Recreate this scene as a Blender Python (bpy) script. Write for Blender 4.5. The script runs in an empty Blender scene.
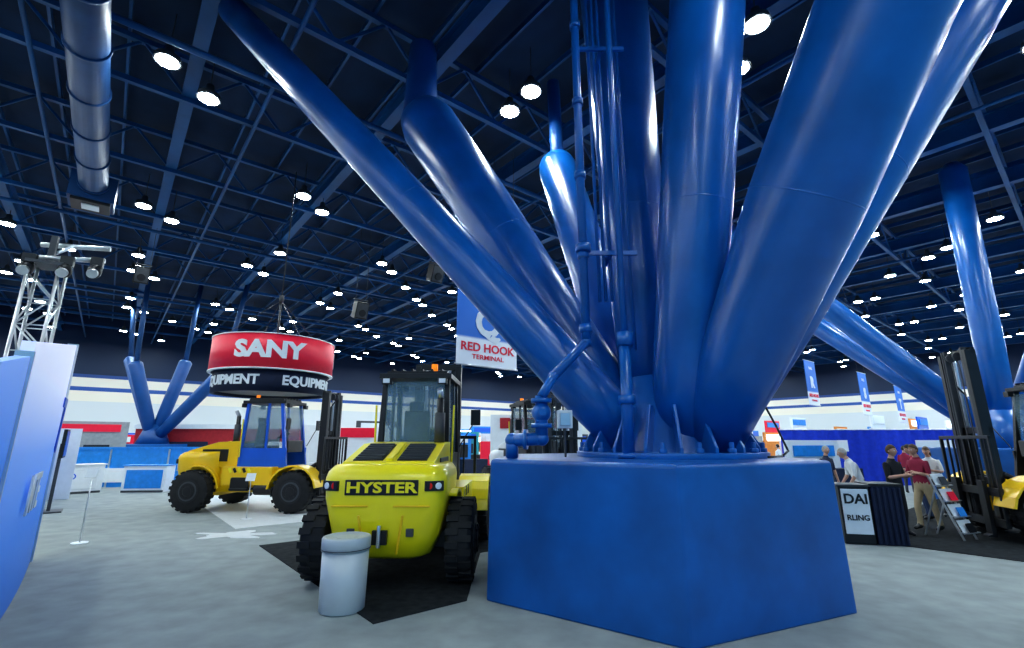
import bpy, math, random
from mathutils import Vector, Matrix
random.seed(7)
sc = bpy.context.scene
sc.view_settings.view_transform = 'Standard'
for lk in ('Medium High Contrast', 'High Contrast'):
    try:
        sc.view_settings.look = lk; break
    except Exception: pass
sc.view_settings.exposure = .15
col = sc.collection
U = Vector((-.636, .772, 0)); V = Vector((.772, .636, 0))
def UV(u, v, z=0): return U*u + V*v + Vector((0, 0, z))
HALL = math.atan2(V.y, V.x)   # hall axes rotation

# ---------------------------------------------------------------- materials
MC = {}
def mat(name, c, rough=.5, metal=0, noise=.12, scale=6, coat=0, emis=0, alpha=1, bump=0, spec=.5):
    if name in MC: return MC[name]
    m = bpy.data.materials.new(name); m.use_nodes = True
    nt = m.node_tree; b = nt.nodes['Principled BSDF']
    b.inputs['Roughness'].default_value = rough
    b.inputs['Metallic'].default_value = metal
    b.inputs['Coat Weight'].default_value = coat
    b.inputs['Coat Roughness'].default_value = .2
    b.inputs['Specular IOR Level'].default_value = spec
    b.inputs['Alpha'].default_value = alpha
    tc = nt.nodes.new('ShaderNodeTexCoord'); n = nt.nodes.new('ShaderNodeTexNoise')
    n.inputs['Scale'].default_value = scale; n.inputs['Detail'].default_value = 5
    nt.links.new(tc.outputs['Object'], n.inputs['Vector'])
    r = nt.nodes.new('ShaderNodeValToRGB')
    r.color_ramp.elements[0].position = .3; r.color_ramp.elements[1].position = .7
    lo = [max(0, x*(1-noise)) for x in c]; hi = [min(1, x*(1+noise)) for x in c]
    r.color_ramp.elements[0].color = (*lo, 1); r.color_ramp.elements[1].color = (*hi, 1)
    nt.links.new(n.outputs['Fac'], r.inputs['Fac'])
    nt.links.new(r.outputs['Color'], b.inputs['Base Color'])
    if emis:
        b.inputs['Emission Color'].default_value = (*c, 1); b.inputs['Emission Strength'].default_value = emis
    if bump:
        bp = nt.nodes.new('ShaderNodeBump'); bp.inputs['Strength'].default_value = bump
        n2 = nt.nodes.new('ShaderNodeTexNoise'); n2.inputs['Scale'].default_value = scale*12
        nt.links.new(tc.outputs['Object'], n2.inputs['Vector'])
        nt.links.new(n2.outputs['Fac'], bp.inputs['Height']); nt.links.new(bp.outputs['Normal'], b.inputs['Normal'])
    MC[name] = m; return m
def ramp_z(name, stops, z0, z1, rough=.5, glow=0, const=False):
    m = bpy.data.materials.new(name); m.use_nodes = True; nt = m.node_tree; b = nt.nodes['Principled BSDF']
    b.inputs['Roughness'].default_value = rough
    tc = nt.nodes.new('ShaderNodeTexCoord'); sx = nt.nodes.new('ShaderNodeSeparateXYZ'); mr = nt.nodes.new('ShaderNodeMapRange')
    mr.inputs['From Min'].default_value = z0; mr.inputs['From Max'].default_value = z1
    nt.links.new(tc.outputs['Object'], sx.inputs[0]); nt.links.new(sx.outputs['Z'], mr.inputs['Value'])
    r = nt.nodes.new('ShaderNodeValToRGB'); e = r.color_ramp.elements
    e[0].position = stops[0][0]; e[0].color = (*stops[0][1], 1); e[1].position = stops[-1][0]; e[1].color = (*stops[-1][1], 1)
    for p, c in stops[1:-1]:
        k = e.new(p); k.color = (*c, 1)
    if const: r.color_ramp.interpolation = 'CONSTANT'
    nt.links.new(mr.outputs[0], r.inputs['Fac']); nt.links.new(r.outputs['Color'], b.inputs['Base Color'])
    if glow:
        nt.links.new(r.outputs['Color'], b.inputs['Emission Color']); b.inputs['Emission Strength'].default_value = glow
    return m

BLUE = mat('blue_column_paint', (.003, .118, .42), .30, 0, .14, 1.5, coat=.3)
BLUE2 = mat('blue_plinth_paint', (.002, .098, .36), .36, 0, .28, 1.2, coat=.1, bump=.06)
BLUE3 = mat('shaded_column_paint', (.003, .07, .26), .4, 0, .1, 1.5)  # column paint mixed darker, dimness put into the colour
YEL = mat('yellow_paint', (.95, .80, .015), .3, 0, .04, 2, coat=.4)
AMB = mat('amber_yellow_paint', (.92, .58, .01), .3, 0, .04, 2, coat=.4)
CABB = mat('cab_blue_paint', (.01, .12, .7), .35, 0, .05, 2, coat=.3)
BLK = mat('black_metal', (.012, .013, .016), .4, 0, .2, 5)
RUB = mat('tyre_rubber', (.014, .015, .017), .75, 0, .2, 8)
DGR = mat('dark_grey', (.06, .065, .075), .5)
SIL = mat('aluminium', (.65, .68, .72), .3, .8, .05)
WHT = mat('white_laminate', (.80, .84, .88), .45, 0, .03)
REDM = mat('red_panel', (.85, .01, .05), .45, 0, .04)
NAVY = mat('navy_fabric', (.006, .015, .05), .7)
GLASS = mat('cab_glass', (.25, .4, .5), .05, 0, .02, alpha=.3)
REDL = mat('red_lens', (.7, .02, .01), .2)
ORG = mat('orange_lens', (.9, .25, .01), .2, emis=.6)
LTB = mat('light_blue_laminate', (.02, .26, .75), .4)
STEEL = mat('roof_steel', (.004, .085, .25), .45, .0, .3, .6)
DUCT = mat('duct_metal', (.003, .055, .18), .5, .0, .25, 1.0)

# ---------------------------------------------------------------- mesh builder
def grp(name, loc=(0, 0, 0), rz=0):
    e = bpy.data.objects.new(name, None); e.location = loc; e.rotation_euler = (0, 0, rz); e.empty_display_size = .2
    col.objects.link(e); return e
def basis(d):
    d = d.normalized(); a = Vector((0, 0, 1)) if abs(d.z) < .95 else Vector((1, 0, 0))
    x = a.cross(d).normalized(); y = d.cross(x); return x, y, d
class MB:
    def __init__(s): s.v = []; s.f = []; s.m = []; s.s = []; s.mats = []
    def mi(s, m):
        if m not in s.mats: s.mats.append(m)
        return s.mats.index(m)
    def add(s, vs, fs, m, smooth=False):
        o = len(s.v); k = s.mi(m); s.v += [tuple(v) for v in vs]
        for i, f in enumerate(fs):
            s.f.append([o+j for j in f]); s.m.append(k)
            s.s.append(smooth[i] if isinstance(smooth, list) else smooth)
    def box(s, c, sz, m, R=None):
        c = Vector(c); vs = []
        for x in (-.5, .5):
            for y in (-.5, .5):
                for z in (-.5, .5):
                    p = Vector((x*sz[0], y*sz[1], z*sz[2])); vs.append(c+(R @ p if R else p))
        s.add(vs, [(0, 1, 3, 2), (4, 6, 7, 5), (0, 4, 5, 1), (2, 3, 7, 6), (0, 2, 6, 4), (1, 5, 7, 3)], m)
    def beam(s, p0, p1, w, h, m):
        p0 = Vector(p0); p1 = Vector(p1); d = p1-p0; x, y, z = basis(d)
        R = Matrix((x, y, z)).transposed(); s.box((p0+p1)/2, (w, h, d.length), m, R)
    def prof(s, p0, p1, pr, m, seg=24, caps=True):
        p0 = Vector(p0); p1 = Vector(p1); d = p1-p0; x, y, _ = basis(d); vs = []; fs = []; sm = []
        for t, r in pr:
            for i in range(seg):
                a = 2*math.pi*i/seg; vs.append(p0+d*t+x*(r*math.cos(a))+y*(r*math.sin(a)))
        for k in range(len(pr)-1):
            for i in range(seg):
                j = (i+1) % seg; fs.append((k*seg+i, k*seg+j, (k+1)*seg+j, (k+1)*seg+i)); sm.append(True)
        if caps:
            fs.append(tuple(range(seg))[::-1]); sm.append(False)
            fs.append(tuple(range((len(pr)-1)*seg, len(pr)*seg))); sm.append(False)
        s.add(vs, fs, m, sm)
    def cyl(s, p0, p1, r, m, seg=16, r1=None): s.prof(p0, p1, [(0, r), (1, r if r1 is None else r1)], m, seg)
    def sph(s, c, r, m, seg=12, rings=8, sc=(1, 1, 1)):
        c = Vector(c); vs = []; fs = []
        for i in range(rings+1):
            th = math.pi*i/rings
            for j in range(seg):
                a = 2*math.pi*j/seg
                vs.append(c+Vector((r*sc[0]*math.sin(th)*math.cos(a), r*sc[1]*math.sin(th)*math.sin(a), r*sc[2]*math.cos(th))))
        for i in range(rings):
            for j in range(seg):
                k = (j+1) % seg; fs.append((i*seg+j, (i+1)*seg+j, (i+1)*seg+k, i*seg+k))
        s.add(vs, fs, m, True)
    def path(s, pts, r, m, seg=12):
        for a, b in zip(pts, pts[1:]): s.cyl(a, b, r, m, seg)
        for p in pts[1:-1]: s.sph(p, r*1.12, m, seg, 8)
    def prism(s, poly, x0, x1, m):     # poly in (y,z)
        n = len(poly); vs = [(x0, y, z) for y, z in poly]+[(x1, y, z) for y, z in poly]
        fs = [tuple(range(n))[::-1], tuple(range(n, 2*n))]+[(i, (i+1) % n, n+(i+1) % n, n+i) for i in range(n)]
        s.add(vs, fs, m)
    def loft(s, layers, m):
        n = len(layers[0]); vs = [p for L in layers for p in L]; fs = []; sm = []
        for k in range(len(layers)-1):
            for i in range(n):
                j = (i+1) % n; fs.append((k*n+i, k*n+j, (k+1)*n+j, (k+1)*n+i)); sm.append(True)
        fs += [tuple(range(n))[::-1], tuple(range((len(layers)-1)*n, len(layers)*n))]; sm += [False, False]
        s.add(vs, fs, m, sm)
    def arc(s, cy, cz, r, x0, x1, a0, a1, th, m, n=10):
        poly = [(cy+r*math.cos(a0+(a1-a0)*i/n), cz+r*math.sin(a0+(a1-a0)*i/n)) for i in range(n+1)]
        inn = [(cy+(r-th)*math.cos(a0+(a1-a0)*i/n), cz+(r-th)*math.sin(a0+(a1-a0)*i/n)) for i in range(n+1)]
        for i in range(n): s.prism([poly[i], poly[i+1], inn[i+1], inn[i]], x0, x1, m)
    def done(s, name, parent=None, bevel=0, loc=None, rz=None):
        me = bpy.data.meshes.new(name); me.from_pydata(s.v, [], s.f)
        for m in s.mats: me.materials.append(m)
        me.polygons.foreach_set('material_index', s.m); me.polygons.foreach_set('use_smooth', s.s)
        import bmesh
        bm = bmesh.new(); bm.from_mesh(me); bmesh.ops.recalc_face_normals(bm, faces=bm.faces); bm.to_mesh(me); bm.free()
        o = bpy.data.objects.new(name, me); col.objects.link(o)
        if parent: o.parent = parent
        if loc is not None: o.location = loc
        if rz is not None: o.rotation_euler = (0, 0, rz)
        if bevel:
            b = o.modifiers.new('Bevel', 'BEVEL'); b.width = bevel; b.segments = 2; b.limit_method = 'ANGLE'; b.angle_limit = math.radians(40)
        return o
def text_mesh(name, s, size, m, parent, fn=None, ext=.01, bold=.0, sx=1.0):
    cu = bpy.data.curves.new(name, 'FONT'); cu.body = s; cu.size = size; cu.align_x = 'CENTER'; cu.align_y = 'CENTER'
    cu.extrude = ext; cu.offset = bold; cu.resolution_u = 3
    t = bpy.data.objects.new('tmp', cu); col.objects.link(t)
    bpy.context.view_layer.update()
    me = bpy.data.meshes.new_from_object(t.evaluated_get(bpy.context.evaluated_depsgraph_get()))
    bpy.data.objects.remove(t); me.name = name; me.materials.clear(); me.materials.append(m)
    for v in me.vertices:
        p = v.co.copy(); p.x *= sx; v.co = fn(p) if fn else p
    o = bpy.data.objects.new(name, me); col.objects.link(o); o.parent = parent; return o
def face_neg_y(x, y, z):     # text standing, read from -Y
    return lambda p: Vector((x+p.x, y-p.z, z+p.y))

# ---------------------------------------------------------------- camera
cam = bpy.data.cameras.new('camera'); co = bpy.data.objects.new('camera', cam); col.objects.link(co)
co.location = (0, 0, 2.0); co.rotation_euler = (math.radians(90+13.6), 0, 0)
cam.sensor_width = 36; cam.lens = 16.875; cam.clip_end = 400
sc.camera = co
w = bpy.data.worlds.new('world'); sc.world = w; w.use_nodes = True
w.node_tree.nodes['Background'].inputs[0].default_value = (.12, .5, .95, 1); w.node_tree.nodes['Background'].inputs[1].default_value = .6

# ---------------------------------------------------------------- room shell
u0, u1, v0, v1 = -16, 62, -34, 78
b = MB(); CARP = mat('grey_carpet', (.29, .325, .325), .9, 0, .13, 2.5, bump=.35, spec=.2)
cs = [UV(u0, v0), UV(u1, v0), UV(u1, v1), UV(u0, v1)]
b.add([c+Vector((0, 0, -.2)) for c in cs]+cs, [(0, 1, 2, 3), (4, 7, 6, 5), (0, 4, 5, 1), (1, 5, 6, 2), (2, 6, 7, 3), (3, 7, 4, 0)], CARP)
b.done('floor')
b = MB(); CEI = mat('ceiling_deck', (.002, .024, .075), .8, 0, .4, .5)
b.add([c+Vector((0, 0, 14)) for c in cs]+[c+Vector((0, 0, 14.2)) for c in cs], [(0, 3, 2, 1), (4, 5, 6, 7), (0, 1, 5, 4), (1, 2, 6, 5), (2, 3, 7, 6), (3, 0, 4, 7)], CEI)
b.done('ceiling')
WALLM = ramp_z('hall_wall_paint', [(0, (.7, .75, .78)), (.40, (.9, .86, .74)), (.47, (.02, .10, .4)), (.50, (.9, .86, .76)), (.56, (.02, .08, .3)), (.585, (.004, .025, .08)), (1, (.003, .018, .05))], 0, 14, const=True)
def wall(name, p, q, m):
    b = MB(); d = (q-p).length; b.box((d/2, 0, 7), (d, .3, 14), m)
    o = b.done(name); o.location = p; o.rotation_euler = (0, 0, math.atan2(q.y-p.y, q.x-p.x)); return o
wall('wall_north', UV(u1, v0), UV(u1, v1), WALLM)
wall('wall_east', UV(u0, v1), UV(u1, v1), WALLM)
wall('wall_west', UV(u0, v0), UV(u1, v0), mat('dark_hall_wall', (.02, .06, .14), .7))

# roof steelwork
b = MB()
def rib(p, q, wid, hei):
    d = (Vector(q)-Vector(p)); L = d.length; ang = math.atan2(d.y, d.x); R = Matrix.Rotation(ang, 3, 'Z')
    b.box((Vector(p)+Vector(q))/2, (L, wid, hei), STEEL, R)
v = v0+2.6
while v < v1:
    for dz, ww, hh in ((12.2, .35, .05), (12.5, .08, .6), (12.8, .35, .05)):
        rib(UV(u0, v, dz), UV(u1, v, dz), ww, hh)
    v += 5.3
uu = u0+1.5
while uu < u1:
    rib(UV(uu, v0, 12.1), UV(uu, v1, 12.1), .16, .16); rib(UV(uu, v0, 13.5), UV(uu, v1, 13.5), .16, .16)
    if uu < 40:
        vv = v0
        while vv < min(v1, 60):
            b.beam(UV(uu, vv, 12.1), UV(uu, vv+1.32, 13.5), .07, .07, STEEL); b.beam(UV(uu, vv+1.32, 13.5), UV(uu, vv+2.65, 12.1), .07, .07, STEEL); vv += 2.65
    uu += 5.1
v = v0+.9
while v < v1:
    rib(UV(u0, v, 13.75), UV(u1, v, 13.75), .08, .2); v += 1.77
for v in (-3, 2.2, 12.5, 19, 33, 47): b.cyl(UV(u0, v, 11.8), UV(u1, v, 11.8), .06, STEEL, 8)
for u_ in (13, 27, 41): b.cyl(UV(u_, v0, 11.6), UV(u_, v1, 11.6), .09, STEEL, 8)
b.done('trim_roof_steel')

# ducts
def duct(u_a, u_b, v_, z, r):
    g = grp('air_duct'); b = MB()
    b.cyl(UV(u_a, v_, z), UV(u_b, v_, z), r, DUCT, 24)
    t = u_a+1.5
    while t < u_b: b.cyl(UV(t-.04, v_, z), UV(t+.04, v_, z), r+.04, DUCT, 24); t += 2
    for t in range(int(u_a)+1, int(u_b), 4): b.beam(UV(t, v_, z), UV(t, v_, 13.95), .04, .04, DUCT)
    e = UV(u_b, v_, z-.1); R = Matrix.Rotation(math.atan2(U.y, U.x), 3, 'Z')
    b.box(e, (1.2, 1.3, .95), DUCT, R)
    for k in range(5): b.box(e+Vector((0, 0, -.35+.17*k))+U*.61, (.04, 1.1, .05), DGR, R)
    b.box(e+Vector((0, 0, -.52)), (1.0, 1.1, .12), BLK, R)
    b.box(e+Vector((0, 0, -.59)), (.5, .5, .04), WHT, R)
    b.done('duct_body', g)
duct(2, 22.3, -1.7, 11.0, .42)
duct(-8, 6, -7.5, 11.3, .5)
duct(8, 40, 28, 11.2, .55)
# hanging loudspeakers
for p in ((-3.5, 20.8, 9.4), (-17.5, 21.5, 9.6), (-7.2, 22, 8.0), (11, 22, 9)):
    g = grp('hanging_loudspeaker', p, HALL); b = MB(); R_ = Matrix.Rotation(.35, 3, 'X')
    b.box((0, 0, 0), (.6, .5, .8), BLK, R_); b.box((0, -.24, -.08), (.5, .03, .68), DGR, R_); b.cyl((0, -.25, -.2), (0, -.29, -.215), .17, BLK, 20)
    for s in (-1, 1): b.beam((s*.25, 0, .35), (s*.25, 0, 12.05-p[2]), .02, .02, DGR)
    b.box((0, 0, .5), (.7, .08, .06), DGR); b.done('speaker_cabinet', g, bevel=.01)

# high-bay lamps
LAMP = mat('lamp_glow', (.86, .97, 1), .5, emis=150, noise=0)
b = MB(); b2 = MB()
def lamp(p):
    seg = 12
    b.add([p+Vector((.26*math.cos(2*math.pi*i/seg), .26*math.sin(2*math.pi*i/seg), -.01)) for i in range(seg)], [tuple(range(seg))[::-1]], LAMP)
    b2.prof(p, p+Vector((0, 0, .45)), [(0, .32), (.35, .28), (.6, .12), (1, .1)], DGR, 12)
    b2.beam(p+Vector((0, 0, .45)), p+Vector((0, 0, 1.5)), .02, .02, DGR)
k = -3
while True:
    uu = 4+5.1*k
    if uu > u1-3.5: break
    off = .3 if k % 2 == 0 else (7.8 if k == 1 else 5.2)
    j = -3
    while off+10.6*j < v1-6:
        vv = off+10.6*j
        c = UV(uu, vv, 11.5)
        hd = Vector((.1, .7, 0)) if k != 1 else Vector((-.3, .42, 0))
        if c.length > 12.5 or c.y > 4:
            for s in (-1, 1): lamp(c+hd*s)
        if uu > 22 or vv > 20:
            if random.random() < .8: lamp(UV(uu+1.5, vv+5.3, 11.5))
            if random.random() < .5: lamp(UV(uu+2.6, vv+2.5, 11.5))
        j += 1
    k += 1
g = grp('high_bay_lamps'); b.done('lamp_lenses', g); b2.done('lamp_housings', g)

# ---------------------------------------------------------------- floor coverings
def poly(name, pts, m, z=.012):
    n = len(pts); b = MB(); c = [Vector((p[0], p[1], 0)) for p in pts]
    b.add(c+[p+Vector((0, 0, z)) for p in c], [tuple(range(n))[::-1], tuple(range(n, 2*n))]+[(i, (i+1) % n, n+(i+1) % n, n+i) for i in range(n)], m); b.done(name)
def rect(name, K, lu, lv, m, z=.012):
    K = Vector((K[0], K[1], 0)); poly(name, [K, K+V*lv, K+U*lu+V*lv, K+U*lu], m, z)
CHA = mat('charcoal_carpet', (.028, .032, .036), .95, 0, .3, 8, bump=.3, spec=.1)
poly('dark_carpet', [(-1.55, 6.0), (-.58, 6.8), (-.58, 9.5), (.35, 10.3), (1.2, 10.9), (-.6, 13.6), (-4.92, 10.09)], CHA)
rect('white_floor_vinyl', (-6.4, 11.9), 9.5, 6.5, mat('white_vinyl', (.62, .66, .68), .4, 0, .06))
rect('dark_carpet', (8.9, 8.5), 3.3, 14, CHA)
n = 40; P = Vector((-6.0, 11.2, 0)); pl = []
for i in range(n):
    a = 2*math.pi*i/n; r = .55+.18*math.sin(5*a)+.1*math.cos(9*a); pl.append((P.x+r*1.3*math.cos(a), P.y+r*.7*math.sin(a)))
poly('floor_decal', pl, MC['white_vinyl'], .008)

# ---------------------------------------------------------------- plinth + branching column
def hexa(c, r, z, ph):
    return [Vector((c[0]+r*math.cos(ph+math.pi/3*i), c[1]+r*math.sin(ph+math.pi/3*i), z)) for i in range(6)]
def plinth(c, r, h, name, ph=math.radians(-96)):
    b = MB(); L = [hexa(c, r, 0, ph), hexa(c, r*.985, h-.03, ph), hexa(c, r*.97, h, ph)]
    vs = [p for l in L for p in l]; fs = [tuple(range(6))[::-1], tuple(range(12, 18))]
    for k in range(2):
        for i in range(6): j = (i+1) % 6; fs.append((k*6+i, k*6+j, (k+1)*6+j, (k+1)*6+i))
    b.add(vs, fs, BLUE2); return b.done(name, bevel=.02)
plinth((2.02, 7.85), 2.57, 1.75, 'column_plinth')
g = grp('branching_steel_column')
def tube(parent, p0, p1, pr, seg=48, m=BLUE):
    b = MB(); b.prof(p0, p1, pr, m, seg); b.done('branch_tube', parent)
def ext(p0, p1, z):
    p0 = Vector(p0); p1 = Vector(p1); t = (z-p0.z)/(p1.z-p0.z); return tuple(p0+(p1-p0)*t)
T = [((1.95, 7.7, 1.9), (-6.6, 9.4, 11.9), 12.0, [(0, .36), (.08, .43), (.3, .42), (.7, .38), (1, .33)]),
     ((2.2, 8.4, 2.0), (-2.26, 10.9, 10.1), 10.4, [(0, .4), (.2, .48), (.6, .64), (.93, .72), (.97, .64), (1, .42)]),
     ((2.4, 8.7, 2.0), (1.4, 12.6, 9.5), 10.0, [(0, .4), (.3, .5), (.97, .56), (1, .52)]),
     ((2.35, 8.2, 1.8), (2.22, 8.5, 10.8), 12.6, [(0, .42), (.3, .54), (1, .74)]),
     ((2.55, 7.45, 1.8), (3.24, 6.5, 9.1), 12.6, [(0, .42), (.12, .50), (.5, .58), (1, .62)]),
     ((2.85, 7.4, 1.8), (4.42, 4.63, 7.08), 12.6, [(0, .42), (.12, .56), (.3, .70), (.55, .75), (1, .72)]),
     ((3.0, 7.9, 1.8), (7.4, 6.5, 9.1), 12.6, [(0, .42), (.2, .56), (.6, .68), (1, .7)])]
for p0, p1, z, pr in T:
    tube(g, p0, ext(p0, p1, z), pr)
b = MB()
for (p0, p1, z, pr), ts in zip(T, ((.45,), (.5,), (), (.4,), (.35,), (.3,), (.42,))):   # weld collars
    e = Vector(ext(p0, p1, z)); s = Vector(p0)
    for t in ts:
        for (ta, ra), (tb, rb) in zip(pr, pr[1:]):
            if ta <= t <= tb: rr = ra+(rb-ra)*(t-ta)/(tb-ta)
        q = s+(e-s)*t; d = (e-s).normalized(); b.prof(q-d*.012, q+d*.012, [(0, rr), (.3, rr+.004), (.7, rr+.004), (1, rr)], BLUE, 48, False)
b.prof((2.5, 7.95, 1.75), (2.5, 7.95, 3.0), [(0, 1.12), (.12, 1.05), (.5, .8), (1, .55)], BLUE, 40)
b.prof((2.5, 7.95, 1.74), (2.5, 7.95, 1.83), [(0, 1.45), (1, 1.45)], BLUE, 40)
for i in range(18):
    a = 2*math.pi*i/18; R = Matrix.Rotation(a, 3, 'Z'); o_ = Vector((2.5, 7.95, 0))
    vs = [o_+R @ Vector(p) for p in ((.8, -.025, 1.8), (1.36, -.025, 1.8), (1.36, -.025, 1.9), (1.02, -.025, 2.5), (.8, -.025, 2.5), (.8, .025, 1.8), (1.36, .025, 1.8), (1.36, .025, 1.9), (1.02, .025, 2.5), (.8, .025, 2.5))]
    b.add(vs, [(0, 1, 2, 3, 4), (9, 8, 7, 6, 5)]+[(i_, 5+i_, 5+(i_+1) % 5, (i_+1) % 5) for i_ in range(5)], BLUE)
    q = Vector((2.5+1.36*math.cos(a+.17), 7.95+1.36*math.sin(a+.17), 1.83)); b.cyl(q, q+Vector((0, 0, .14)), .035, BLUE, 8); b.cyl(q, q+Vector((0, 0, .06)), .06, BLUE, 6)
b.cyl((-2.42, 10.98, 10.1), (-2.42, 10.98, 12.4), .46, BLUE3, 32, r1=.36); b.cyl((1.36, 12.8, 9.8), (1.3, 13.0, 13), .2, BLUE3, 20)  # stubs up to the roof in the darkened column blue
b.done('base_node', g, bevel=.01)
# pipes
g = grp('drain_pipe'); b = MB()
b.path([(1.13, 7.15, 13), (1.13, 7.15, 3.45), (.60, 6.95, 2.9), (.42, 6.9, 2.6)], .07, BLUE, 16)
b.path([(.42, 6.95, 2.62), (.42, 6.95, 2.02), (0.0, 7.05, 2.0), (0.0, 7.1, 1.765)], .09, BLUE, 16)
for z in (2.55, 2.2): b.cyl((.42, 6.95, z-.03), (.42, 6.95, z+.03), .15, BLUE, 18)
b.cyl((.22, 7.0, 2.01), (.17, 7.01, 2.01), .14, BLUE, 18)
for z in (3.6, 4.8, 6.2, 7.6, 9.2): b.cyl((1.13, 7.15, z), (1.13, 7.15, z+.12), .095, BLUE, 16)
b.sph((.42, 6.95, 2.38), .14, BLUE); b.cyl((.42, 6.95, 2.38), (.42, 6.75, 2.38), .05, BLUE)
b.done('pipe_run', g)
g = grp('drain_pipe'); b = MB()
b.cyl((1.72, 7.05, 13), (1.66, 6.95, 3.3), .05, BLUE); b.cyl((1.66, 6.95, 3.4), (1.62, 6.9, 1.765), .085, BLUE)
b.cyl((1.62, 6.9, 1.76), (1.62, 6.9, 1.82), .15, BLUE)
b.cyl((1.67, 6.95, 3.35), (1.67, 6.95, 3.55), .12, BLUE); b.cyl((1.64, 6.92, 2.5), (1.64, 6.92, 2.62), .12, BLUE)
b.done('pipe_run', g)
g = grp('conduit_bundle'); b = MB()
for i, x in enumerate((1.42, 1.52, 1.62, 1.95)): b.cyl((x, 7.62, 13), (x+.02, 7.55, 4.2 if i < 3 else 3.4), .028, BLUE, 8)
for z in (4.95, 8.9):
    b.box((1.55, 7.3, z), (.95, .05, .07), BLUE); b.box((1.6, 7.6, z), (.07, .6, .07), BLUE)
b.cyl((1.13, 7.12, 4.9), (1.13, 7.12, 5.02), .12, BLUE, 14)
b.done('conduits', g)
g = grp('junction_box'); b = MB(); b.box((.78, 7.25, 2.3), (.22, .14, .26), WHT); b.box((.78, 7.25, 1.97), (.03, .03, .42), DGR); b.box((.78, 7.17, 2.3), (.16, .02, .2), SIL); b.done('box_body', g, bevel=.01)
g = grp('power_cable'); b = MB()
pts = [Vector((3.7, 7.2, 2.6)), Vector((3.85, 7.15, 2.2)), Vector((3.95, 7.1, 1.85)), Vector((3.8, 7.0, 1.78)), Vector((3.4, 6.6, 1.78))]
b.path(pts, .015, BLK, 8); b.done('cable', g)

# background trees
def tree(name, c, tips, r=.5, m=BLUE):
    g = grp(name); c = Vector(c)
    b = MB(); b.prof(c+Vector((0, 0, 1.7)), c+Vector((0, 0, 3)), [(0, 1.0), (.5, .75), (1, .5)], m, 24)
    for t in tips:
        t = Vector(t); p = c+Vector((0, 0, 1.9)); tube(g, p, t, [(0, r*.8), (.3, r), (.97, r*1.05), (1, r*.6)], 24, m)
        if t.z < 12:
            b.cyl(t-(t-p).normalized()*.3, Vector((t.x+(t.x-p.x)*.15, t.y, 13)), .16, DUCT, 10)  # thin dark strut stands in for the tube's upper length lost in shade
    b.done('base_node', g)
plinth((16.9, 16.8), 2.5, 1.75, 'column_plinth')
c_ = Vector((16.9, 16.8, 1.9))
tree('branching_steel_column', (16.9, 16.8, 0), [ext(c_, (12.6, 19.4, 8.0), 12.4), (17.4, 17.0, 12.6), ext(c_, (13.8, 24, 9), 12.4), ext(c_, (22, 17, 10), 12.4)], .42)
plinth((-24, 33), 2.3, 1.75, 'column_plinth')
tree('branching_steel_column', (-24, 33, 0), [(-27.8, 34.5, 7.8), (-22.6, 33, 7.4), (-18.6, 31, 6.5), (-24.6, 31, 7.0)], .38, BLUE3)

# ---------------------------------------------------------------- wheels & forklifts
def wheel(parent, x, y, r, wd, rimm, side):
    b = MB(); X = wd/2
    b.prof((x-X, y, r), (x+X, y, r), [(0, r*.55), (.0, r*.86), (.08, r*.94), (.2, r*.96), (.8, r*.96), (.92, r*.94), (1, r*.86), (1, r*.55)], RUB, 36)
    for i in range(20):
        for s in (-1, 1):
            a = 2*math.pi*(i+(.5 if s > 0 else 0))/20
            c = Vector((x+s*X*.52, y+math.cos(a)*r*.955, r+math.sin(a)*r*.955))
            R = Matrix.Rotation(a-math.pi/2, 3, 'X')
            b.box(c, (X*.95, r*.15, r*.08), RUB, R)
    xo = x+side*X
    b.prof((xo-side*.12, y, r), (xo+side*.015, y, r), [(0, r*.5), (.9, r*.54), (1, r*.56)], rimm, 28)
    b.prof((xo, y, r), (xo+side*.05, y, r), [(0, r*.3), (1, r*.2)], rimm, 20)
    b.cyl((xo-side*.02, y, r), (xo+side*.02, y, r), r*.46, DGR, 24)
    b.cyl((xo, y, r), (xo+side*.035, y, r), r*.38, rimm, 24)
    for i in range(8):
        a = math.pi*i/4; p = Vector((xo, y+math.cos(a)*r*.3, r+math.sin(a)*r*.3)); b.cyl(p, p+Vector((side*.06, 0, 0)), .02, BLK, 6)
    b.done('wheel', parent)
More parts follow.
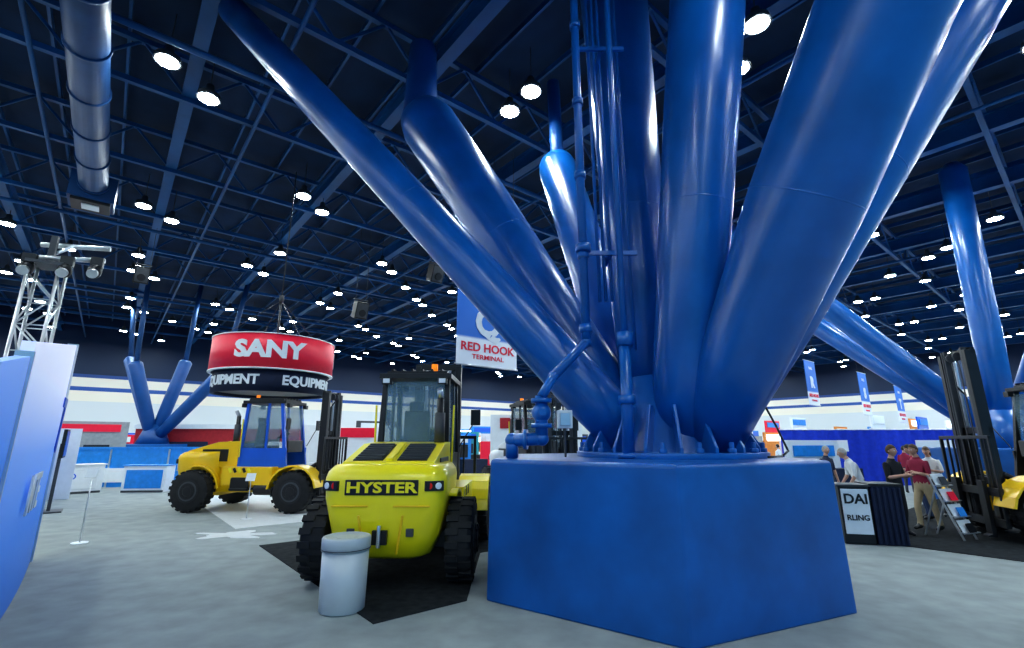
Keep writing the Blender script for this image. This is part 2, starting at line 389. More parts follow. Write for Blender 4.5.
def forklift(name, loc, rz, BM, CM, label, fork=1.3, rim=None, mh=0):
    g = grp(name, loc, rz); rim = rim or BM; r = .58
    b = MB()
    b.prism([(-.1, .5), (3.3, .5), (3.3, .95), (2.5, 1.2), (0, 1.25)], -.58, .58, BM)
    b.box((0, 0, .58), (1.6, .22, .25), BLK); b.box((0, 3.0, .58), (1.7, .3, .35), BLK)
    b.done('chassis', g, bevel=.02)
    b = MB(); L = []
    for z, wd, yr, rc in [(.40, .50, -.5, .2), (.46, .62, -.64, .25), (.7, .74, -.74, .28), (.95, .79, -.79, .28), (1.2, .84, -.82, .26), (1.47, .86, -.82, .26), (1.56, .84, -.79, .26), (1.64, .78, -.7, .25), (1.66, .70, -.62, .25)]:
        P = [(-wd, .45)]
        for i in range(7):
            a = math.pi+math.pi/2*i/6; P.append((-wd+rc+rc*math.cos(a), yr+rc+rc*math.sin(a)))
        for i in range(7):
            a = 1.5*math.pi+math.pi/2*i/6; P.append((wd-rc+rc*math.cos(a), yr+rc+rc*math.sin(a)))
        P.append((wd, .45)); L.append([Vector((x, y, z)) for x, y in P])
    b.loft(L, BM); b.done('counterweight', g)
    b = MB()
    b.box((0, -.825, 1.36), (1.0, .03, .2), BLK)
    for s in (-1, 1):
        b.box((s*.70, -.76, 1.38), (.26, .1, .13), BLK, Matrix.Rotation(s*.42, 3, 'Z'))
        b.cyl((s*.64, -.8, 1.38), (s*.645, -.835, 1.38), .05, REDL); b.cyl((s*.75, -.75, 1.38), (s*.775, -.79, 1.38), .045, WHT)
        b.box((s*.42, -.83, 1.12), (.5, .012, .02), AMB); b.box((s*.40, -.775, .78), (.1, .04, .1), DGR)
        b.beam((s*.30, -.80, 1.0), (s*.22, -.72, .5), .03, .03, AMB)
    b.box((0, -.79, .72), (.2, .06, .18), BLK); b.cyl((0, -.84, .6), (0, -.84, .88), .025, SIL)
    b.done('rear_fittings', g, bevel=.008)
    text_mesh('nameplate_letters', label, .19, BM, g, face_neg_y(0, -.845, 1.355), .008, .006, 1.45)
    b = MB(); b.prism([(-.60, 1.55), (-.55, 1.68), (.35, 1.93), (1.0, 1.96), (1.0, 1.2), (-.3, 1.2)], -.66, .66, BM)
    sl = math.atan2(.25, .9); R = Matrix.Rotation(sl, 3, 'X')
    for s in (-1, 1):
        b.box((s*.32, -.1, 1.81), (.44, .8, .02), BLK, R)
        for k in range(7): b.box((s*.32, -.42+.11*k, 1.81-.085+.0305*k+.012), (.4, .03, .03), DGR, R)
    b.box((0, -.1, 1.825), (.1, .85, .05), BM, R)
    for s in (-1, 1): b.box((s*.672, .3, 1.55), (.02, .8, .35), BLK)
    b.done('engine_hood', g, bevel=.015)
    b = MB()
    for s in (-1, 1):
        b.box((s*.76, 1.5, .98), (.36, 1.5, .5), BM); b.box((s*.86, 1.35, .62), (.34, .55, .06), BLK); b.box((s*.84, 1.35, .92), (.32, .5, .05), BLK)
        b.box((s*.98, 1.35, .75), (.03, .55, .35), BLK)
        b.cyl((s*.80, 1.75, .62), (s*.80, 2.3, .62), .17, BLK, 20)
        b.arc(3.0, r, r+.14, s*.62, s*1.24, .15, math.pi-.1, .05, BM)
        b.arc(0.0, r, r+.12, s*.80, s*.96, .1, math.pi*.62, .05, BM)
        for k in range(5):
            b.box((s*.945, 1.0+.14*k, 1.14), (.02, .08, .14), BLK if k % 2 else YEL, Matrix.Rotation(.5, 3, 'X'))
    b.done('side_panels', g, bevel=.012)
    b = MB()
    for s in (-1, 1):
        b.beam((s*.6, 1.0, 1.2), (s*.56, 1.1, 3.1), .09, .09, CM); b.beam((s*.6, 2.45, 1.2), (s*.56, 2.15, 3.1), .09, .09, CM)
        b.beam((s*.6, 1.8, 1.25), (s*.57, 1.75, 3.1), .06, .06, CM)
        b.box((s*.6, 1.72, 1.48), (.05, 1.45, .55), CM); b.box((s*.585, 1.4, 2.4), (.012, .62, 1.25), GLASS); b.box((s*.585, 1.98, 2.4), (.012, .4, 1.25), GLASS)
        b.beam((s*.6, 2.45, 1.8), (s*.95, 2.6, 2.4), .02, .02, BLK); b.box((s*.95, 2.6, 2.45), (.2, .04, .32), BLK)
        b.path([(s*.68, 1.05, 1.5), (s*.7, 1.05, 2.6)], .018, YEL)
    b.box((0, 1.03, 1.55), (1.2, .06, .7), CM); b.box((0, 1.06, 2.45), (1.06, .012, 1.15), GLASS); b.box((0, 2.28, 2.45), (1.06, .012, 1.1), GLASS)
    b.box((0, 1.62, 3.12), (1.3, 1.35, .09), BLK); b.box((0, 1.62, 3.19), (1.1, 1.1, .06), BLK)
    for k in range(6): b.box((-.45+.18*k, 1.62, 3.24), (.04, 1.15, .04), BLK)
    for x in (-.5, .5):
        b.box((x, .92, 3.02), (.16, .1, .12), BLK); b.box((x, .865, 3.02), (.12, .01, .08), WHT)
        b.box((x, 2.34, 3.02), (.16, .1, .12), BLK)
    b.cyl((.3, 1.2, 3.22), (.3, 1.2, 3.36), .06, ORG)
    b.done('cab', g, bevel=.01)
    b = MB(); b.box((0, 1.5, 1.75), (.5, .5, .16), BLK); b.box((0, 1.28, 2.15), (.46, .13, .72), BLK, Matrix.Rotation(-.12, 3, 'X')); b.box((0, 1.22, 2.58), (.26, .1, .18), BLK)
    for s in (-1, 1): b.box((s*.28, 1.5, 1.98), (.08, .38, .07), BLK)
    b.cyl((0, 2.2, 1.7), (0, 1.98, 2.12), .03, BLK)
    b.prof((0, 1.985, 2.11), (0, 1.965, 2.15), [(0, .17), (0, .2), (1, .2), (1, .17)], BLK, 24, False)
    b.box((0, 1.975, 2.13), (.36, .03, .03), BLK); b.box((0, 2.3, 1.8), (.9, .2, .35), DGR); b.done('seat_and_wheel', g, bevel=.02)
    b = MB(); b.cyl((.5, .78, 1.9), (.5, .78, 2.7), .06, BLK); b.cyl((.5, .78, 2.7), (.5, .68, 2.85), .05, SIL); b.cyl((.5, .78, 1.95), (.5, .78, 2.45), .09, DGR); b.done('exhaust_stack', g)
    b = MB(); y = 3.45
    for s in (-1, 1):
        hh = 3.1+mh
        b.box((s*.50, y, .3+hh/2), (.05, .2, hh), BLK); b.box((s*.46, y-.09, .3+hh/2), (.12, .03, hh), BLK); b.box((s*.46, y+.09, .3+hh/2), (.12, .03, hh), BLK)
        b.box((s*.37, y+.02, .35+hh/2), (.05, .14, hh+.05), DGR); b.box((s*.33, y+.06, .35+hh/2), (.08, .03, hh+.05), DGR)
        b.cyl((s*.26, y-.08, .4), (s*.26, y-.08, 2.2), .055, BLK); b.cyl((s*.26, y-.08, 2.2), (s*.26, y-.08, 3.3+mh), .035, SIL)
        b.box((s*.12, y+.04, 1.9+mh/2), (.03, .02, 2.8+mh), DGR); b.cyl((s*.14, y+.04, 3.3+mh), (s*.1, y+.04, 3.3+mh), .1, DGR)
        b.cyl((s*.5, 2.7, .9), (s*.5, y-.1, 1.3), .06, BLK)
        b.path([(s*.18, y-.12, .6), (s*.18, y-.12, 3.0), (s*.18, y+.02, 3.2)], .02, RUB, 8)
    for z in (.45, 1.15, 2.2, 3.38+mh): b.box((0, y-.05, z), (1.05, .08, .14), BLK)
    b.done('mast', g, bevel=.006)
    b = MB()
    for z in (.35, .95): b.box((0, y+.2, z), (1.75, .09, .16), BLK)
    for x in (-.85, .85): b.box((x, y+.2, 1.2), (.06, .06, 1.75), BLK)
    b.box((0, y+.2, 2.05), (1.76, .06, .07), BLK)
    for k in range(7): b.box((-.6+.2*k, y+.2, 1.5), (.035, .04, 1.05), BLK)
    for s in (-1, 1):
        b.box((s*.45, y+.28, .62), (.2, .08, 1.1), BLK)
        b.prism([(y+.24, .06), (y+.3+fork, .06), (y+.3+fork, .085), (y+.24, .16)], s*.45-.1, s*.45+.1, BLK)
    b.done('fork_carriage', g, bevel=.006)
    for s in (-1, 1):
        wheel(g, s*1.02, 0, r, .36, rim, s); wheel(g, s*.98, 3.0, r, .48, rim, s)
    return g
forklift('forklift_truck', (-1.76, 7.70, .012), math.radians(-1), YEL, BLK, 'HYSTER', rim=BLK, mh=.25)
forklift('forklift_truck', (-9.1, 15.5, .012), math.radians(-93.5), AMB, CABB, 'HEAVY', rim=BLK)
forklift('forklift_truck', (13.62, 10.1, .012), math.radians(75), AMB, BLK, 'HEAVY', fork=.1, rim=AMB, mh=.55)
forklift('forklift_truck', (.2, 17.5, 0), math.radians(-160), WHT, BLK, 'LIFT', rim=WHT)

# ---------------------------------------------------------------- waste bin
g = grp('waste_bin', (-2.07, 6.48, 0)); BIN = mat('bin_metal', (.55, .60, .62), .42, .1, .05, 3)
b = MB(); b.prof((0, 0, 0), (0, 0, .68), [(0, .25), (.03, .27), (1, .28)], BIN, 48)
b.prof((0, 0, .68), (0, 0, .84), [(0, .28), (.02, .295), (.85, .295), (.95, .285), (1, .26), (.9, .25), (.86, 0.12)], BIN, 48)
b.prof((0, 0, .695), (0, 0, .705), [(0, .297), (1, .297)], DGR, 48)
b.cyl((0, 0, .80), (0, 0, .825), .13, BIN, 32); b.done('bin_body', g)

# ---------------------------------------------------------------- round hanging sign
g = grp('hanging_ring_sign', (-8.35, 16.7, 0), math.radians(27))
b = MB()
def ring(z0, z1, r, m):
    seg = 64; b.prof((0, 0, z0), (0, 0, z1), [(0, r-.12), (0, r), (1, r), (1, r-.12), (0, r-.12)], m, seg, False)
ring(4.22, 5.3, 1.94, REDM); ring(3.5, 4.16, 1.80, NAVY); b.cyl((0, 0, 4.16), (0, 0, 4.21), 1.85, NAVY, 64); b.cyl((0, 0, 3.6), (0, 0, 3.64), 1.7, DGR, 64)
ring(5.3, 5.33, 1.96, WHT); ring(4.18, 4.22, 1.96, WHT)
b.cyl((0, 0, 4.9), (0, 0, 6.9), .04, DGR)
for i in range(4):
    a = math.pi/2*i+.4; b.beam((1.84*math.cos(a), 1.84*math.sin(a), 5.25), (0, 0, 6.9), .02, .02, DGR)
b.cyl((0, 0, 6.8), (0, 0, 7.1), .08, DGR); b.cyl((0, 0, 7.1), (0, 0, 12.1), .02, DGR)
b.done('rings', g)
def bent(R, z, a0): return lambda p: Vector(((R+p.z)*math.sin(a0+p.x/R), -(R+p.z)*math.cos(a0+p.x/R), z+p.y))
for a in (-.1, 1.99, 4.09):
    text_mesh('sign_letters', 'SANY', .72, WHT, g, bent(1.94, 4.78, a), .02, .035, 1.15)
for a in (-.85, .78, 2.3, 3.9):
    text_mesh('sign_letters', 'EQUIPMENT', .42, WHT, g, bent(1.81, 3.84, a), .01, .014, 1.0)

# ---------------------------------------------------------------- hanging banners
BANM = ramp_z('banner_print', [(0, (.75, .80, .86)), (.30, (.75, .80, .86)), (.33, (.03, .16, .55)), (1, (.02, .17, .62))], -1.3, 1.3, glow=.1)  # faint glow added to brighten the cloth, no lamp behind it
def banner(c, w_, h_, top='Q', m=BANM, txt=True):
    g = grp('hanging_banner', c, HALL); b = MB(); b.box((0, 0, 0), (w_, .03, h_), m)
    b.cyl((-w_/2-.05, 0, h_/2), (w_/2+.05, 0, h_/2), .025, SIL, 8); b.cyl((-w_/2-.05, 0, -h_/2), (w_/2+.05, 0, -h_/2), .025, SIL, 8)
    for s in (-1, 1): b.beam((s*w_*.45, 0, h_/2), (s*w_*.45, 0, 12.0-c[2]), .012, .012, DGR)
    b.done('banner_cloth', g)
    text_mesh('banner_letter', top, 1.2*w_/2.3, WHT, g, face_neg_y(0, -.03, 0), .006, .05)
    text_mesh('banner_caption', 'RED HOOK', .36*w_/2.3, REDM, g, face_neg_y(0, -.03, -.76*h_/2.6), .005, .008, 1.1)
    text_mesh('banner_caption', 'TERMINAL', .2*w_/2.3, REDM, g, face_neg_y(0, -.03, -1.04*h_/2.6), .005, .002, 1.3)
    text_mesh('banner_header', 'HALL', .32*w_/2.3, WHT, g, face_neg_y(0, -.03, .85*h_/2.6), .005, .004, 1.0)
banner((-.75, 14.6, 5.5), 2.3, 2.65)
banner((12.2, 25, 4.9), 1.5, 2.3, 'P'); banner((15.6, 25, 4.9), 1.4, 2.3, 'R'); banner((21.9, 30, 4.8), 1.6, 2.6, 'S'); banner((28, 35, 4.5), 1.8, 2.6, 'T'); banner((-20, 40, 6), 2, 2.2, 'U')

# ---------------------------------------------------------------- left booth wall
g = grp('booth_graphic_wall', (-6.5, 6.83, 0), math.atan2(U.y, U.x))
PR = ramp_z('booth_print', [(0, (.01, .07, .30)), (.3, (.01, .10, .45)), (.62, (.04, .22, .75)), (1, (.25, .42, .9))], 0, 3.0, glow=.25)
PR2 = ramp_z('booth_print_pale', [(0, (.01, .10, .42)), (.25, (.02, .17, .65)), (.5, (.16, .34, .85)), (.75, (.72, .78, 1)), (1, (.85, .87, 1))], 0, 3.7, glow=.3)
b = MB()
def slab(xs, top, m, bow=0, th=.1):
    n = 12; vs = []; fs = []
    for i in range(n+1):
        t = i/n; x = xs[0]+(xs[1]-xs[0])*t; y = -bow*math.sin(math.pi*t); z = top[0]+(top[1]-top[0])*t
        vs += [(x, y, 0), (x, y, z), (x, y+th, z), (x, y+th, 0)]
    for i in range(n):
        a = 4*i
        for k in range(4): fs.append((a+k, a+(k+1) % 4, a+4+(k+1) % 4, a+4+k))
    fs += [(0, 1, 2, 3), (4*n, 4*n+3, 4*n+2, 4*n+1)]; b.add(vs, fs, m)
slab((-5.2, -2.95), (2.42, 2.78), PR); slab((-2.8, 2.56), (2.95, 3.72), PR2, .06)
b.box((-2.87, .05, 1.42), (.05, .14, 2.84), SIL); b.box((2.59, .05, 1.87), (.05, .16, 3.74), SIL)
for x, z in ((-4.8, 2.2), (-3.2, 2.4), (-1, 2.9), (2, 3.3)): b.beam((x, .1, z), (x, 1.0, 0.03), .04, .04, SIL)
b.done('wall_panels', g)
text_mesh('wall_letters', 'MTE', .62, WHT, g, face_neg_y(-.8, -.09, 1.35), .01, .01)
text_mesh('wall_letters', '7', 1.2, CABB, g, face_neg_y(1.6, -.07, 2.2), .01, .02)
text_mesh('wall_letters', 'M', .6, WHT, g, face_neg_y(-3.6, -.02, 1.3), .01, .01)

# truss tower with moving lights
g = grp('lighting_truss_tower', (-9.1, 8.9, 0), .5); b = MB(); hw = .22; H = 5.3
for sx in (-1, 1):
    for sy in (-1, 1): b.cyl((sx*hw, sy*hw, .03), (sx*hw, sy*hw, H), .03, SIL, 10)
z = .1; fl = 1
while z < H-.4:
    for s in (-1, 1):
        b.cyl((-hw*fl, s*hw, z), (hw*fl, s*hw, z+.5), .017, SIL, 6); b.cyl((s*hw, -hw*fl, z), (s*hw, hw*fl, z+.5), .017, SIL, 6)
        b.cyl((-hw, s*hw, z), (hw, s*hw, z), .014, SIL, 6)
    z += .5; fl = -fl
b.box((0, 0, .02), (1.0, 1.0, .04), DGR); b.box((0, 0, H+.03), (.55, .55, .06), DGR)
b.cyl((-.35, 0, H+.15), (.85, -.1, H+.25), .05, SIL)
b.cyl((-.25, .2, H+.5), (.85, .1, H+.58), .05, SIL)
b.beam((0, 0, H), (0, 0, H+.65), .1, .1, DGR); b.beam((-.25, .1, H+.1), (.3, .1, H+.55), .05, .05, SIL)
for x, z in ((-.25, H-.02), (.3, H+.02), (.75, H+.08)):
    b.box((x, -.15, z+.1), (.2, .12, .2), BLK); b.sph((x, -.2, z-.1), .12, BLK, sc=(1, 1, 1.2)); b.cyl((x, -.28, z-.16), (x, -.35, z-.2), .09, SIL)
b.done('truss_frame', g)

for (x, y, h) in ((-8.6, 10.3, 1.25), (-6.9, 13.3, .95)):
    g = grp('sign_stand', (x, y, .0)); b = MB(); b.cyl((0, 0, 0.0), (0, 0, .025), .14, WHT, 24); b.cyl((0, 0, .02), (0, 0, h), .013, SIL); b.box((0, -.02, h+.1), (.24, .02, .2), WHT, Matrix.Rotation(-.3, 3, 'X')); b.done('stand', g)

# left far counters
def counter(name, c, sz, rz, m1, m2, txt=None):
    g = grp(name, c, rz); b = MB(); b.box((0, 0, sz[2]/2), (sz[0], sz[1], sz[2]), m1); b.box((0, 0, sz[2]+.02), (sz[0]+.1, sz[1]+.1, .04), m2)
    b.box((0, -sz[1]/2-.01, sz[2]*.5), (sz[0]*.85, .02, sz[2]*.7), m2); b.box((0, 0, .04), (sz[0]*.98, sz[1]*1.02, .08), DGR); b.done('counter_body', g, bevel=.01)
    if txt: text_mesh('counter_letters', txt, sz[2]*.3, CABB, g, face_neg_y(0, -sz[1]/2-.03, sz[2]*.6), .005, .004)
g = grp('booth_back_wall', (-16.6, 22.3, 0), .12); b = MB()
b.box((0, 0, .8), (7.5, .2, 1.6), LTB); b.box((0, 0, 1.65), (7.6, .3, .1), LTB); b.box((-1, -.12, .5), (3, .05, .6), WHT)
for x in (-3.6, -1.2, 1.2, 3.6): b.box((x, -.12, .8), (.06, .04, 1.6), SIL)
b.done('panels', g)
counter('reception_counter', (-17.2, 19.2, 0), (2.4, .6, 1.05), .9, WHT, WHT, 'INFO'); counter('reception_counter', (-14.6, 20.2, 0), (1.6, .6, 1.0), .1, WHT, LTB)
counter('reception_counter', (-12.6, 20.5, 0), (.9, .5, .95), .1, LTB, WHT)
g = grp('display_screen', (-13.2, 14.6, 0), math.atan2(U.y, U.x)); b = MB(); b.box((0, 0, 1.9), (1.3, .08, .8), BLK); b.box((0, -.045, 1.9), (1.2, .01, .7), CABB); b.box((0, .05, .95), (.1, .08, 1.9), DGR); b.box((0, 0, .02), (.8, .5, .04), DGR); b.done('screen', g)
g = grp('booth_graphic_wall', (-14.6, 15.4, 0), math.atan2(U.y, U.x)); b = MB(); b.box((0, .4, 1.2), (5, .1, 2.4), PR2); b.box((2.4, -.2, 1.2), (.1, 1.2, 2.4), WHT); b.done('panels', g)

# ---------------------------------------------------------------- distant exhibition booths (one object)
b = MB(); BM_ = [WHT, LTB, CABB, WHT, REDM, DGR, mat('grey_drape', (.3, .33, .36), .8), NAVY, mat('teal_panel', (.03, .35, .4), .5), mat('orange_panel', (.75, .25, .03), .5)]
R = Matrix.Rotation(HALL, 3, 'Z')
GL = mat('booth_lightbox', (.8, .9, 1), .5, emis=2.2, noise=.02)
def clear(p):
    for q, d in (((-24, 33), 5.5), ((-16.6, 22.3), 6.5), ((16.9, 16.8), 5.5), ((-19, 34), 8), ((-7.5, 24), 5), ((1.2, 24), 5), ((21, 22.2), 10.5), ((12.4, 19.8), 4), ((-9.5, 21.5), 3), ((14.5, 27), 3)):
        if (p-Vector((q[0], q[1], 0))).length < d: return False
    return True
for uu in range(24, 60, 6):
    for vv in range(-20, 74, 5):
        p = UV(uu+random.uniform(-1, 1), vv+random.uniform(-1, 1))
        if p.y < 21 or not clear(p): continue
        hh = random.choice((2.4, 2.4, 2.6, 3.0, 3.4)); ww = random.uniform(2.6, 4.2); m1 = random.choice(BM_); m2 = random.choice(BM_)
        b.box(p+Vector((0, 0, hh/2)), (ww, .1, hh), m1, R); b.box(p+V*(-ww/2)+U*-.8+Vector((0, 0, hh*.4)), (.08, 1.6, hh*.8), m2, R)
        b.box(p-U*.08+Vector((0, 0, hh-.35)), (ww*.8, .06, .4), random.choice((GL, WHT, REDM, CABB)), R)
        b.box(p-U*1.6+V*.4+Vector((0, 0, .5)), (1.5, .6, 1.0), random.choice((WHT, NAVY, BLK)), R)
        b.box(p-U*.1+V*.5+Vector((0, 0, 1.4)), (1.1, .06, .7), BLK, R)
for vv in range(24, 76, 5):
    for uu in range(-6, 24, 5):
        p = UV(uu+random.uniform(-1, 1), vv+random.uniform(-1, 1))
        if p.y < 19 or p.x < 5 or not clear(p): continue
        hh = random.choice((2.4, 2.5, 3.0, 3.6)); ww = random.uniform(2.4, 4); m1 = random.choice(BM_)
        b.box(p+Vector((0, 0, hh/2)), (ww, .1, hh), m1, R); b.box(p-U*.08+Vector((0, 0, hh-.35)), (ww*.8, .06, .4), random.choice((GL, WHT, LTB)), R)
        b.box(p-U*1.4+Vector((0, 0, .5)), (1.5, .6, 1.0), random.choice((WHT, NAVY)), R)
b.done('exhibition_booths')
DR = mat('dark_red_drape', (.4, .02, .03), .7)
g = grp('booth_back_wall', (-19, 34, 0), .1); b = MB(); b.box((0, 0, 1.5), (13, .2, 3.0), DR); b.box((0, -.15, 2.9), (13.1, .2, .3), WHT); b.box((-3, -.15, 1.2), (2.5, .1, 1.4), NAVY); b.box((3, -.15, 1.3), (2, .1, 1.2), WHT); b.done('panels', g)
g = grp('booth_back_wall', (-7.5, 24, 0), .15); b = MB(); b.box((0, 0, 1.3), (5, .15, 2.6), WHT); b.box((0, -.12, 2.35), (1.6, .06, .45), REDM); b.box((-1.2, -1, .5), (1.4, .6, 1), WHT); b.box((1.2, -.12, 1.4), (1.2, .06, .8), BLK); b.done('panels', g)
g = grp('booth_back_wall', (1.2, 24, 0), .1); b = MB(); b.box((0, 0, 1.6), (4.5, .15, 3.2), WHT); b.box((0, -.12, 2.8), (3.6, .06, .5), DR); b.box((.8, -.12, 1.5), (1.2, .06, .8), BLK); b.done('panels', g)

g = grp('pipe_and_drape', (21, 22.2, 0), -.1); b = MB(); DRP = mat('blue_drape', (.01, .05, .55), .8)
n = 160; Lh = 17; vs = []
for i in range(n+1):
    x = -Lh/2+Lh*i/n; y = .07*math.sin(i*1.3); vs += [(x, y, .03), (x, y*.6, 2.45)]
b.add(vs, [(2*i, 2*i+2, 2*i+3, 2*i+1) for i in range(n)], DRP, True)
b.cyl((-Lh/2, 0, 2.47), (Lh/2, 0, 2.47), .025, SIL)
for k in range(7): b.cyl((-Lh/2+Lh*k/6, .1, 0), (-Lh/2+Lh*k/6, .1, 2.5), .025, SIL)
for x in (-6.5, -2, 3.5): b.box((x, -.2, 1.75), (1.6, .05, .5), WHT)
b.done('drape', g)
g = grp('booth_back_wall', (11.6, 19.2, 0), .3); b = MB(); b.box((0, 0, 1.0), (2.6, .12, 2.0), WHT); b.box((0, -.1, 1.6), (2.0, .05, .4), LTB); b.box((0, -1, .5), (1.6, .6, 1.0), NAVY); b.done('panels', g)

# exhibitor counter on the right
g = grp('exhibitor_counter', (7.28, 10.4, .0), math.radians(-14)); b = MB()
b.box((.22, 0, .56), (.52, .6, 1.1), NAVY); b.box((.22, 0, 1.13), (.58, .66, .05), BLK)
for k in range(6): b.cyl((-.02+.095*k, -.31, .03), (-.02+.095*k, -.3, 1.08), .03, NAVY, 8)
b.box((-.34, -.05, .55), (.54, .5, 1.08), BLK); b.box((-.34, -.32, .62), (.48, .03, .85), WHT); b.box((-.34, -.05, 1.11), (.6, .56, .04), DGR)
b.done('counter_body', g, bevel=.01)
text_mesh('counter_letters', 'DAI', .26, BLK, g, face_neg_y(-.34, -.345, .85), .004, .006); text_mesh('counter_letters', 'RLING', .14, BLK, g, face_neg_y(-.34, -.345, .5), .004, .003)
g = grp('brochure_rack', (9.2, 10.7, .012), math.radians(20)); b = MB()
for s in (-1, 1):
    b.beam((s*.2, -.25, .02), (s*.2, .2, 1.25), .03, .03, SIL); b.beam((s*.2, .45, .02), (s*.2, .1, 1.0), .025, .025, SIL)
for k in range(4):
    t = .12+.24*k; y = -.25+.45*t/1.02; z = .02+1.23*t
    b.box((0, y-.02, z+.1), (.4, .015, .27), WHT, Matrix.Rotation(-.35, 3, 'X')); b.box((0, y-.08, z), (.42, .12, .02), SIL); b.box((0, y-.1, z+.08), (.22, .012, .2), (BLK, LTB, REDM, DGR)[k], Matrix.Rotation(-.35, 3, 'X'))
b.done('rack', g)

# ---------------------------------------------------------------- people
SKIN = mat('skin', (.62, .36, .26), .5, 0, .06)
def seg_d(p, a, c):
    ab = c-a; t = max(0, min(1, (p-a).dot(ab)/max(1e-9, ab.length_squared))); return (p-(a+ab*t)).length, t
def person(loc, rz, shirt, pants, hair, lean=0, arms=None, sleeve='short', legs=0.0, H=1.75, turn=0, longhair=False, name='standing_visitor'):
    g = grp(name, loc, rz); k = H/1.75
    arms = arms or [((.05, .02, -.28), (.06, .08, -.53)), ((-.05, .02, -.28), (-.06, .08, -.53))]
    Rl = Matrix.Rotation(-lean, 3, 'X'); pv = Vector((0, 0, .95))
    up = lambda p: pv+Rl @ (Vector(p)-pv)
    J = []; E = []; Rr = []; lab = []; roots = [0]
    def a(p, r, par=None, l=None):
        J.append(Vector(p)*k); Rr.append((r[0]*k, r[1]*k) if isinstance(r, tuple) else (r*k, r*k))
        if par is not None: E.append((par, len(J)-1)); lab.append(l)
        return len(J)-1
    pel = a((0, 0, .95), (.155, .115)); sp = a(up((0, 0, 1.12)), (.14, .105), pel, 'shirt'); ch = a(up((0, 0, 1.32)), (.165, .12), sp, 'shirt')
    nb = a(up((0, -.005, 1.46)), (.09, .075), ch, 'shirt'); nk = a(up((0, .01, 1.54)), .055, nb, 'skin'); a(up((0, .02, 1.61)), .05, nk, 'skin')
    for si, s in enumerate((1, -1)):
        hp = a((s*.095, 0, .86), .098, pel, 'pants'); kn = a((s*.11, .03+legs*s*.14, .49), .065, hp, 'pants'); an = a((s*.115, legs*s*.2-.02, .1), .045, kn, 'pants')
        a((s*.12, legs*s*.2-.05, .045), .042, an, 'shoe'); a((s*.135, legs*s*.2+.15, .04), .036, an, 'shoe')
        S = Vector((s*.18, 0, 1.40)); sh = a(up(S), .068, ch, 'shirt'); e, wv = arms[si]
        el = a(up(S+Vector(e)), .045, sh, 'shirt'); wr = a(up(S+Vector(wv)), .029, el, 'skin' if sleeve == 'short' else 'shirt')
        d = (Vector(wv)-Vector(e)).normalized(); pc = S+Vector(wv)+d*.05; pe = S+Vector(wv)+d*.09
        a(up(pc), (.036, .022), wr, 'skin'); a(up(pe), (.036, .02), len(J)-1, 'skin')
        side = d.cross(Vector((0, 1, 0)) if abs(d.y) < .8 else Vector((0, 0, 1))).normalized(); cur = side.cross(d).normalized()*(1 if side.cross(d).y > 0 else -1)
        for fi, (o, ln) in enumerate(((-.027, .066), (-.009, .078), (.009, .074), (.027, .058))):
            b0 = pe+side*o; i0 = a(up(b0), .0095); roots.append(i0); i1 = a(up(b0+d*ln*.5+cur*.008), .0088, i0, 'skin'); a(up(b0+d*ln*.85+cur*.03), .0075, i1, 'skin')
        t0 = pc-side*.028*s; i0 = a(up(t0), .011); roots.append(i0); i1 = a(up(t0-side*.03*s+d*.03), .0095, i0, 'skin'); a(up(t0-side*.036*s+d*.058+cur*.01), .008, i1, 'skin')
    me = bpy.data.meshes.new('body'); me.from_pydata([tuple(j) for j in J], E, [])
    o = bpy.data.objects.new('body_tmp', me); col.objects.link(o)
    sk = o.modifiers.new('Skin', 'SKIN'); sk.use_smooth_shade = True
    if not me.skin_vertices:
        bpy.context.view_layer.objects.active = o; bpy.ops.mesh.customdata_skin_add()
    for i, d in enumerate(me.skin_vertices[0].data):
        d.radius = Rr[i]; d.use_root = i in roots
    ss = o.modifiers.new('Sub', 'SUBSURF'); ss.levels = 2; ss.render_levels = 2
    bpy.context.view_layer.update()
    m2 = bpy.data.meshes.new_from_object(o.evaluated_get(bpy.context.evaluated_depsgraph_get())); bpy.data.objects.remove(o)
    m2.materials.clear()
    order = ['shirt', 'pants', 'skin', 'shoe']
    for mm in (shirt, pants, SKIN, BLK): m2.materials.append(mm)
    for p in m2.polygons:
        best = 1e9; bl = 'shirt'
        for (i, j), l in zip(E, lab):
            d, t = seg_d(p.center, J[i], J[j]); r_ = Rr[i][0]*(1-t)+Rr[j][0]*t
            if d-r_ < best:
                best = d-r_; bl = l
                if i == pel and j == sp and t < .15: bl = 'pants'
        p.material_index = order.index(bl); p.use_smooth = True
    ob = bpy.data.objects.new('body', m2); col.objects.link(ob); ob.parent = g
    hc = up((0, .03, 1.665))*k; b = MB(); seg = 20; rg = 16; vs = []; fs = []
    def headpt(th, az, sc_=1.0):
        z = math.cos(th); s_ = math.sin(th); x = s_*math.cos(az)*.076; y = s_*math.sin(az)*.095; zz = z*.118
        if z < 0: x *= 1-.32*(-z); y = y*(1-.15*(-z))+.012*(-z)
        return Vector((x, y, zz))*sc_*k
    RT = Rl @ Matrix.Rotation(turn, 3, 'Z') if abs(lean) < .3 else Matrix.Rotation(-lean*.6, 3, 'X') @ Matrix.Rotation(turn, 3, 'Z')
    for i in range(rg+1):
        for j in range(seg): vs.append(hc+RT @ headpt(math.pi*i/rg, 2*math.pi*j/seg))
    for i in range(rg):
        for j in range(seg): kk = (j+1) % seg; fs.append((i*seg+j, (i+1)*seg+j, (i+1)*seg+kk, i*seg+kk))
    b.add(vs, fs, SKIN, True)
    L = lambda x, y, z: hc+RT @ (Vector((x, y, z))*k)
    b.prof(L(0, .085, .018), L(0, .112, -.022), [(0, .007), (.7, .013), (1, .009)], SKIN, 10)
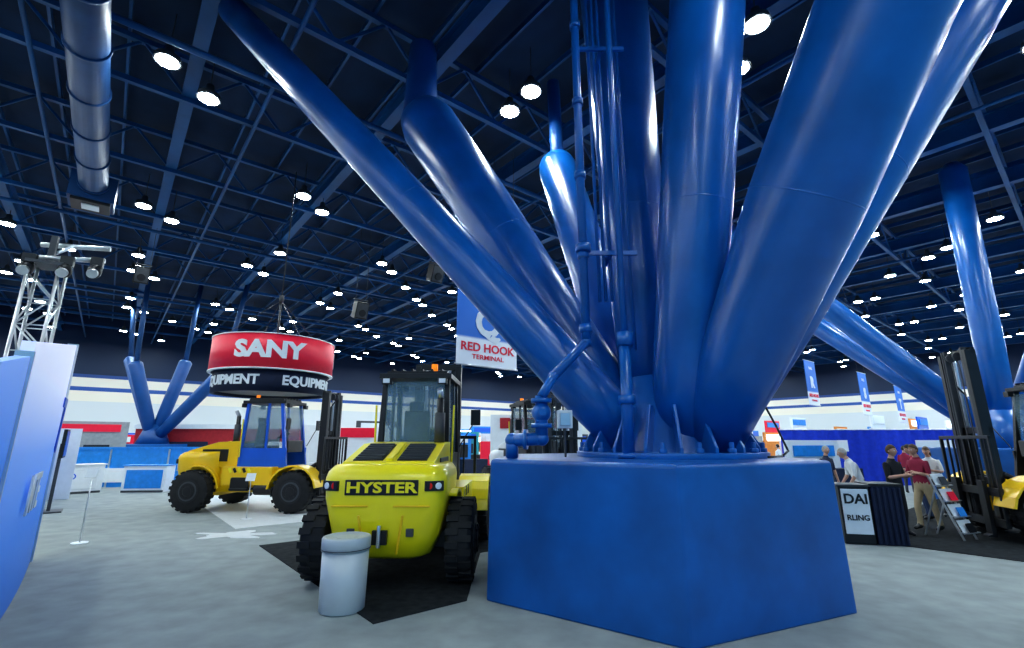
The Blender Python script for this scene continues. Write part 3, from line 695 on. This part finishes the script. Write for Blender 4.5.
    for s in (-1, 1):
        b.sph(L(s*.03, .083, .008), .012, WHT, 10, 8); b.sph(L(s*.03, .092, .008), .006, BLK, 8, 6); b.sph(L(s*.076, 0, -.005), .026, SKIN, 10, 8, (.35, .7, 1.1))
        b.sph(L(s*.03, .088, .03), .013, hair, 8, 6, (1.3, .4, .3))
    b.sph(L(0, .086, -.055), .018, mat('lips', (.45, .12, .1), .5), 10, 6, (1.3, .35, .3))
    b.done('head', g)
    b = MB(); vs = []; fs = []
    for i in range(rg+1):
        for j in range(seg):
            az = 2*math.pi*j/seg; th = math.pi*i/rg; front = max(0, math.sin(az))
            lim = (1.15 if front > .25 else (1.75 if not longhair else 2.3)); th = min(th, lim+(.25*(1-front) if front < .6 else 0)); vs.append(hc+RT @ (headpt(th, az, 1.09)+Vector((0, -.004, .004))*k))
    for i in range(rg):
        for j in range(seg): kk = (j+1) % seg; fs.append((i*seg+j, (i+1)*seg+j, (i+1)*seg+kk, i*seg+kk))
    b.add(vs, fs, hair, True)
    if longhair: b.sph(L(0, -.07, -.09), .07, hair, 12, 8, (1.05, .6, 1.6))
    b.done('hair', g)
    return g
HB = mat('brown_hair', (.09, .045, .02), .6, 0, .3, 20); HG = mat('grey_hair', (.4, .38, .36), .6, 0, .2, 20); HD = mat('dark_hair', (.02, .015, .012), .6, 0, .3, 20)
MAR = mat('maroon_shirt', (.30, .02, .06), .8, 0, .15); KHA = mat('khaki_trousers', (.50, .40, .25), .8, 0, .1); WSH = mat('white_shirt', (.75, .78, .8), .8, 0, .05); BSH = mat('black_shirt', (.012, .012, .016), .8)
PNK = mat('red_shirt', (.5, .05, .09), .8); GRY = mat('grey_trousers', (.08, .085, .1), .8); JN = mat('denim', (.03, .06, .14), .8)
fwd = [((.06, .05, -.26), (-.02, .28, -.20)), ((-.06, .05, -.26), (.04, .28, -.18))]
Z = .012
person((8.6, 12.4, 0), math.radians(75), WSH, GRY, HG, lean=.4, H=1.84, arms=[((.04, .12, -.25), (0, .32, -.36)), ((-.04, .12, -.25), (0, .3, -.38))])
person((8.35, 11.0, 0), math.radians(-160), BSH, BSH, HB, lean=.02, arms=fwd, H=1.86)
person((9.45, 11.6, Z), math.radians(100), MAR, KHA, HB, lean=.08, arms=fwd, legs=.6, H=1.86)
person((10.7, 13.1, Z), math.radians(60), PNK, JN, HD, lean=.2, arms=fwd, H=1.86)
person((11.5, 13.7, Z), math.radians(120), WSH, GRY, HB, lean=.2, arms=fwd, H=1.8, longhair=True)
person((9.2, 14.6, 0), math.radians(200), NAVY, GRY, HG, H=1.8)
person((-9.5, 21.5, 0), math.radians(150), BSH, GRY, HB); person((14.5, 27, 0), math.radians(30), WSH, JN, HD); person((15.3, 19.4, 0), math.radians(-60), MAR, GRY, HD)
